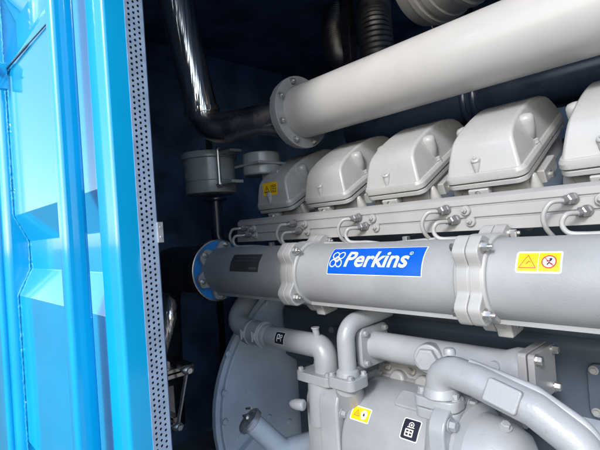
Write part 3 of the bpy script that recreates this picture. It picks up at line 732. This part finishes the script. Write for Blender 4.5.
# second bank's pipe, dark, behind the covers
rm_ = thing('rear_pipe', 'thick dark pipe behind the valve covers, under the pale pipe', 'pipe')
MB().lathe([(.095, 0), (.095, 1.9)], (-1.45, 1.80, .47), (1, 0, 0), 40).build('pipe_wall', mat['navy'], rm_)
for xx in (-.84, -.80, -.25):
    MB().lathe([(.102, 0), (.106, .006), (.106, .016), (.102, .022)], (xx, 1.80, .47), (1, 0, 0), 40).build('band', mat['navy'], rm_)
# air filter drum above
af = thing('air_cleaner', 'grey stepped round housing above the pale pipe, cut by the frame', 'air filter')
AX = V((.93, -.18, .06)).normalized(); AO = V((-.86, 1.47, .835))
MB().lathe([(.10, 0), (.128, .006), (.138, .03), (.146, .07), (.146, .10), (.152, .103), (.152, .128), (.146, .131), (.146, .46), (.11, .5)], AO, AX, 56).build('drum', mat['clamp'], af, bevel=.001, ang=25)
for q in (.062, .185):
    MB().lathe([(.1475, 0), (.1535, .004), (.1535, .022), (.1475, .026)], AO + AX * q, AX, 56).build('band', mat['clamp'], af)
MB().lathe([(.017, 0), (.019, .01), (.012, .02)], AO + AX * .27 + V((0, -.06, -.138)), (0, -.4, -1), 14).build('band_bolt', mat['zinc'], af)
# flexible ducts hanging in the dark
def flex(name, path, r, label):
    m = MB(); p = bez(path, 22); rs = [r * (1 + .03 * (1 if k % 2 else -1)) for k in range(len(p))]
    m.tube(p, rs, 26); return tag(m.build(name, mat['duct'], None, ang=20), label, 'duct', 'corrugated ducts in the dark bay')
flex('flexible_duct', [(-1.72, 2.05, 1.28), (-1.71, 2.0, 1.13), (-1.64, 1.96, .98), (-1.55, 1.95, .90)], .085, 'short ribbed metal duct left of the black post')
flex('flexible_duct', [(-1.36, 1.95, 1.28), (-1.37, 1.92, 1.12), (-1.33, 1.86, .98), (-1.32, 1.86, .70)], .085, 'ribbed metal duct hanging right of the black post')
m = MB(); m.box((-1.50, 1.86, .83), (.055, .055, .93)); m.box((-1.50, 1.86, 1.285), (.14, .14, .014)); m.box((-1.50, 1.86, .37), (.12, .12, .014))
tag(m.build('support_post', mat['black'], None, bevel=.004), 'square black post between the two ribbed ducts', 'post')
# cable on the dark ceiling side
tag(MB().tube(bez([(-.98, 1.9, 1.25), (-1.02, 1.88, 1.12), (-1.0, 1.86, 1.02), (-1.04, 1.87, .93), (-1.0, 1.9, .8)]), .006, 8).build('cable', mat['black'], None), 'thin black cable hanging above the pale pipe', 'cable')
# polished tube + throttle link at the lower left
ptb = thing('bypass_pipe', 'short polished tube standing behind the perforated strip', 'pipe')
MB().tube(fillet([(-1.90, .80, -.20), (-1.475, .748, -.225), (-1.535, .70, -.43), (-1.56, .69, -1.2)], .06), .029, 28).build('tube', mat['steel'], ptb)
m = MB(); m.prism(rrect(.19, .12, .02), (-1.46, .70, 0), (1, 0, 0), (0, 1, 0), (0, 0, 1), -.432, -.42); m.prism(rrect(.19, .12, .02), (-1.46, .70, 0), (1, 0, 0), (0, 1, 0), (0, 0, 1), -.45, -.436)
f = m.build('flange', mat['dullsteel'], ptb, bevel=.002)
for dx in (-.07, .07): MB().bolt((-1.46 + dx, .67, -.42), (0, 0, 1), .011, .02).build('bolt', mat['zinc'], f)
lr = thing('linkage_rod', 'thin steel link rod with ball ends, lower left of the bay', 'rod')
A, B = V((-1.315, .70, -.418)), V((-1.405, .70, -.622))
MB().tube([A, B], .0055, 10).build('rod', mat['zinc'], lr)
for q in (A, B):
    MB().lathe([(.004, -.02), (.012, -.012), (.016, 0), (.012, .012), (.004, .02)], q, (0, -1, .2), 14).lathe([(.009, -.055), (.009, .02)], q, (1, 0, 0), 6).build('ball_joint', mat['zinc'], lr)
MB().box(B + V((-.10, .02, .0)), (.12, .03, .03)).box(B + V((-.15, .03, .04)), (.07, .05, .12)).build('lever', mat['dullsteel'], lr, bevel=.004)
# slim steel rails on the dark end wall
tr = thing('cable_tray', 'dark slotted cable tray on the end wall beyond the hose', 'tray')
m = MB()
for k in range(6):
    m.box((-2.70, 1.05 + .035 * k, -.55), (.02, .008, .9))
m.box((-2.735, 1.14, -.55), (.012, .24, .92)); m.build('tray_body', mat['navy'], tr)

# ================================================================== camera
cam_d = bpy.data.cameras.new('camera'); cam = bpy.data.objects.new('camera', cam_d); COL.objects.link(cam)
cam_d.sensor_width = 36; cam_d.lens = 27.0; cam_d.clip_start = .02; cam_d.clip_end = 2000
rot = M(((0.68295072, 0.05664283, 0.72826499), (0.72707665, 0.04319631, -0.68519604), (-0.07026981, 0.99745961, -0.01168273)))
cam.matrix_world = rot.to_4x4()
SC.camera = cam

# ================================================================== daylight
SUN_EL, SUN_AZ = R(29), (.305, -.952)          # horizontal direction TO the sun: right-front of the open bay
w = bpy.data.worlds.new('World'); SC.world = w; w.use_nodes = True
nt = w.node_tree; bg = nt.nodes['Background']
sky = nt.nodes.new('ShaderNodeTexSky'); sky.sky_type = 'NISHITA'; sky.sun_disc = False
sky.sun_elevation = SUN_EL; sky.sun_rotation = math.atan2(SUN_AZ[0], SUN_AZ[1])
sky.air_density = 1.0; sky.dust_density = 1.0; sky.ozone_density = 1.0
nt.links.new(sky.outputs['Color'], bg.inputs['Color']); bg.inputs['Strength'].default_value = .15
sd = bpy.data.lights.new('sun', 'SUN'); sd.energy = 1.2; sd.angle = R(10.5); sd.color = (1, .992, .98)
so = bpy.data.objects.new('sun', sd); COL.objects.link(so)
dv = V((SUN_AZ[0] * math.cos(SUN_EL), SUN_AZ[1] * math.cos(SUN_EL), math.sin(SUN_EL)))
so.rotation_euler = dv.to_track_quat('Z', 'Y').to_euler()
so.location = dv * 5
SC.view_settings.view_transform = 'Standard'; SC.view_settings.look = 'None'; SC.view_settings.gamma = 1
SC.view_settings.exposure = 1.28
SC.cycles.use_denoising = True
SC.cycles.max_bounces = 10
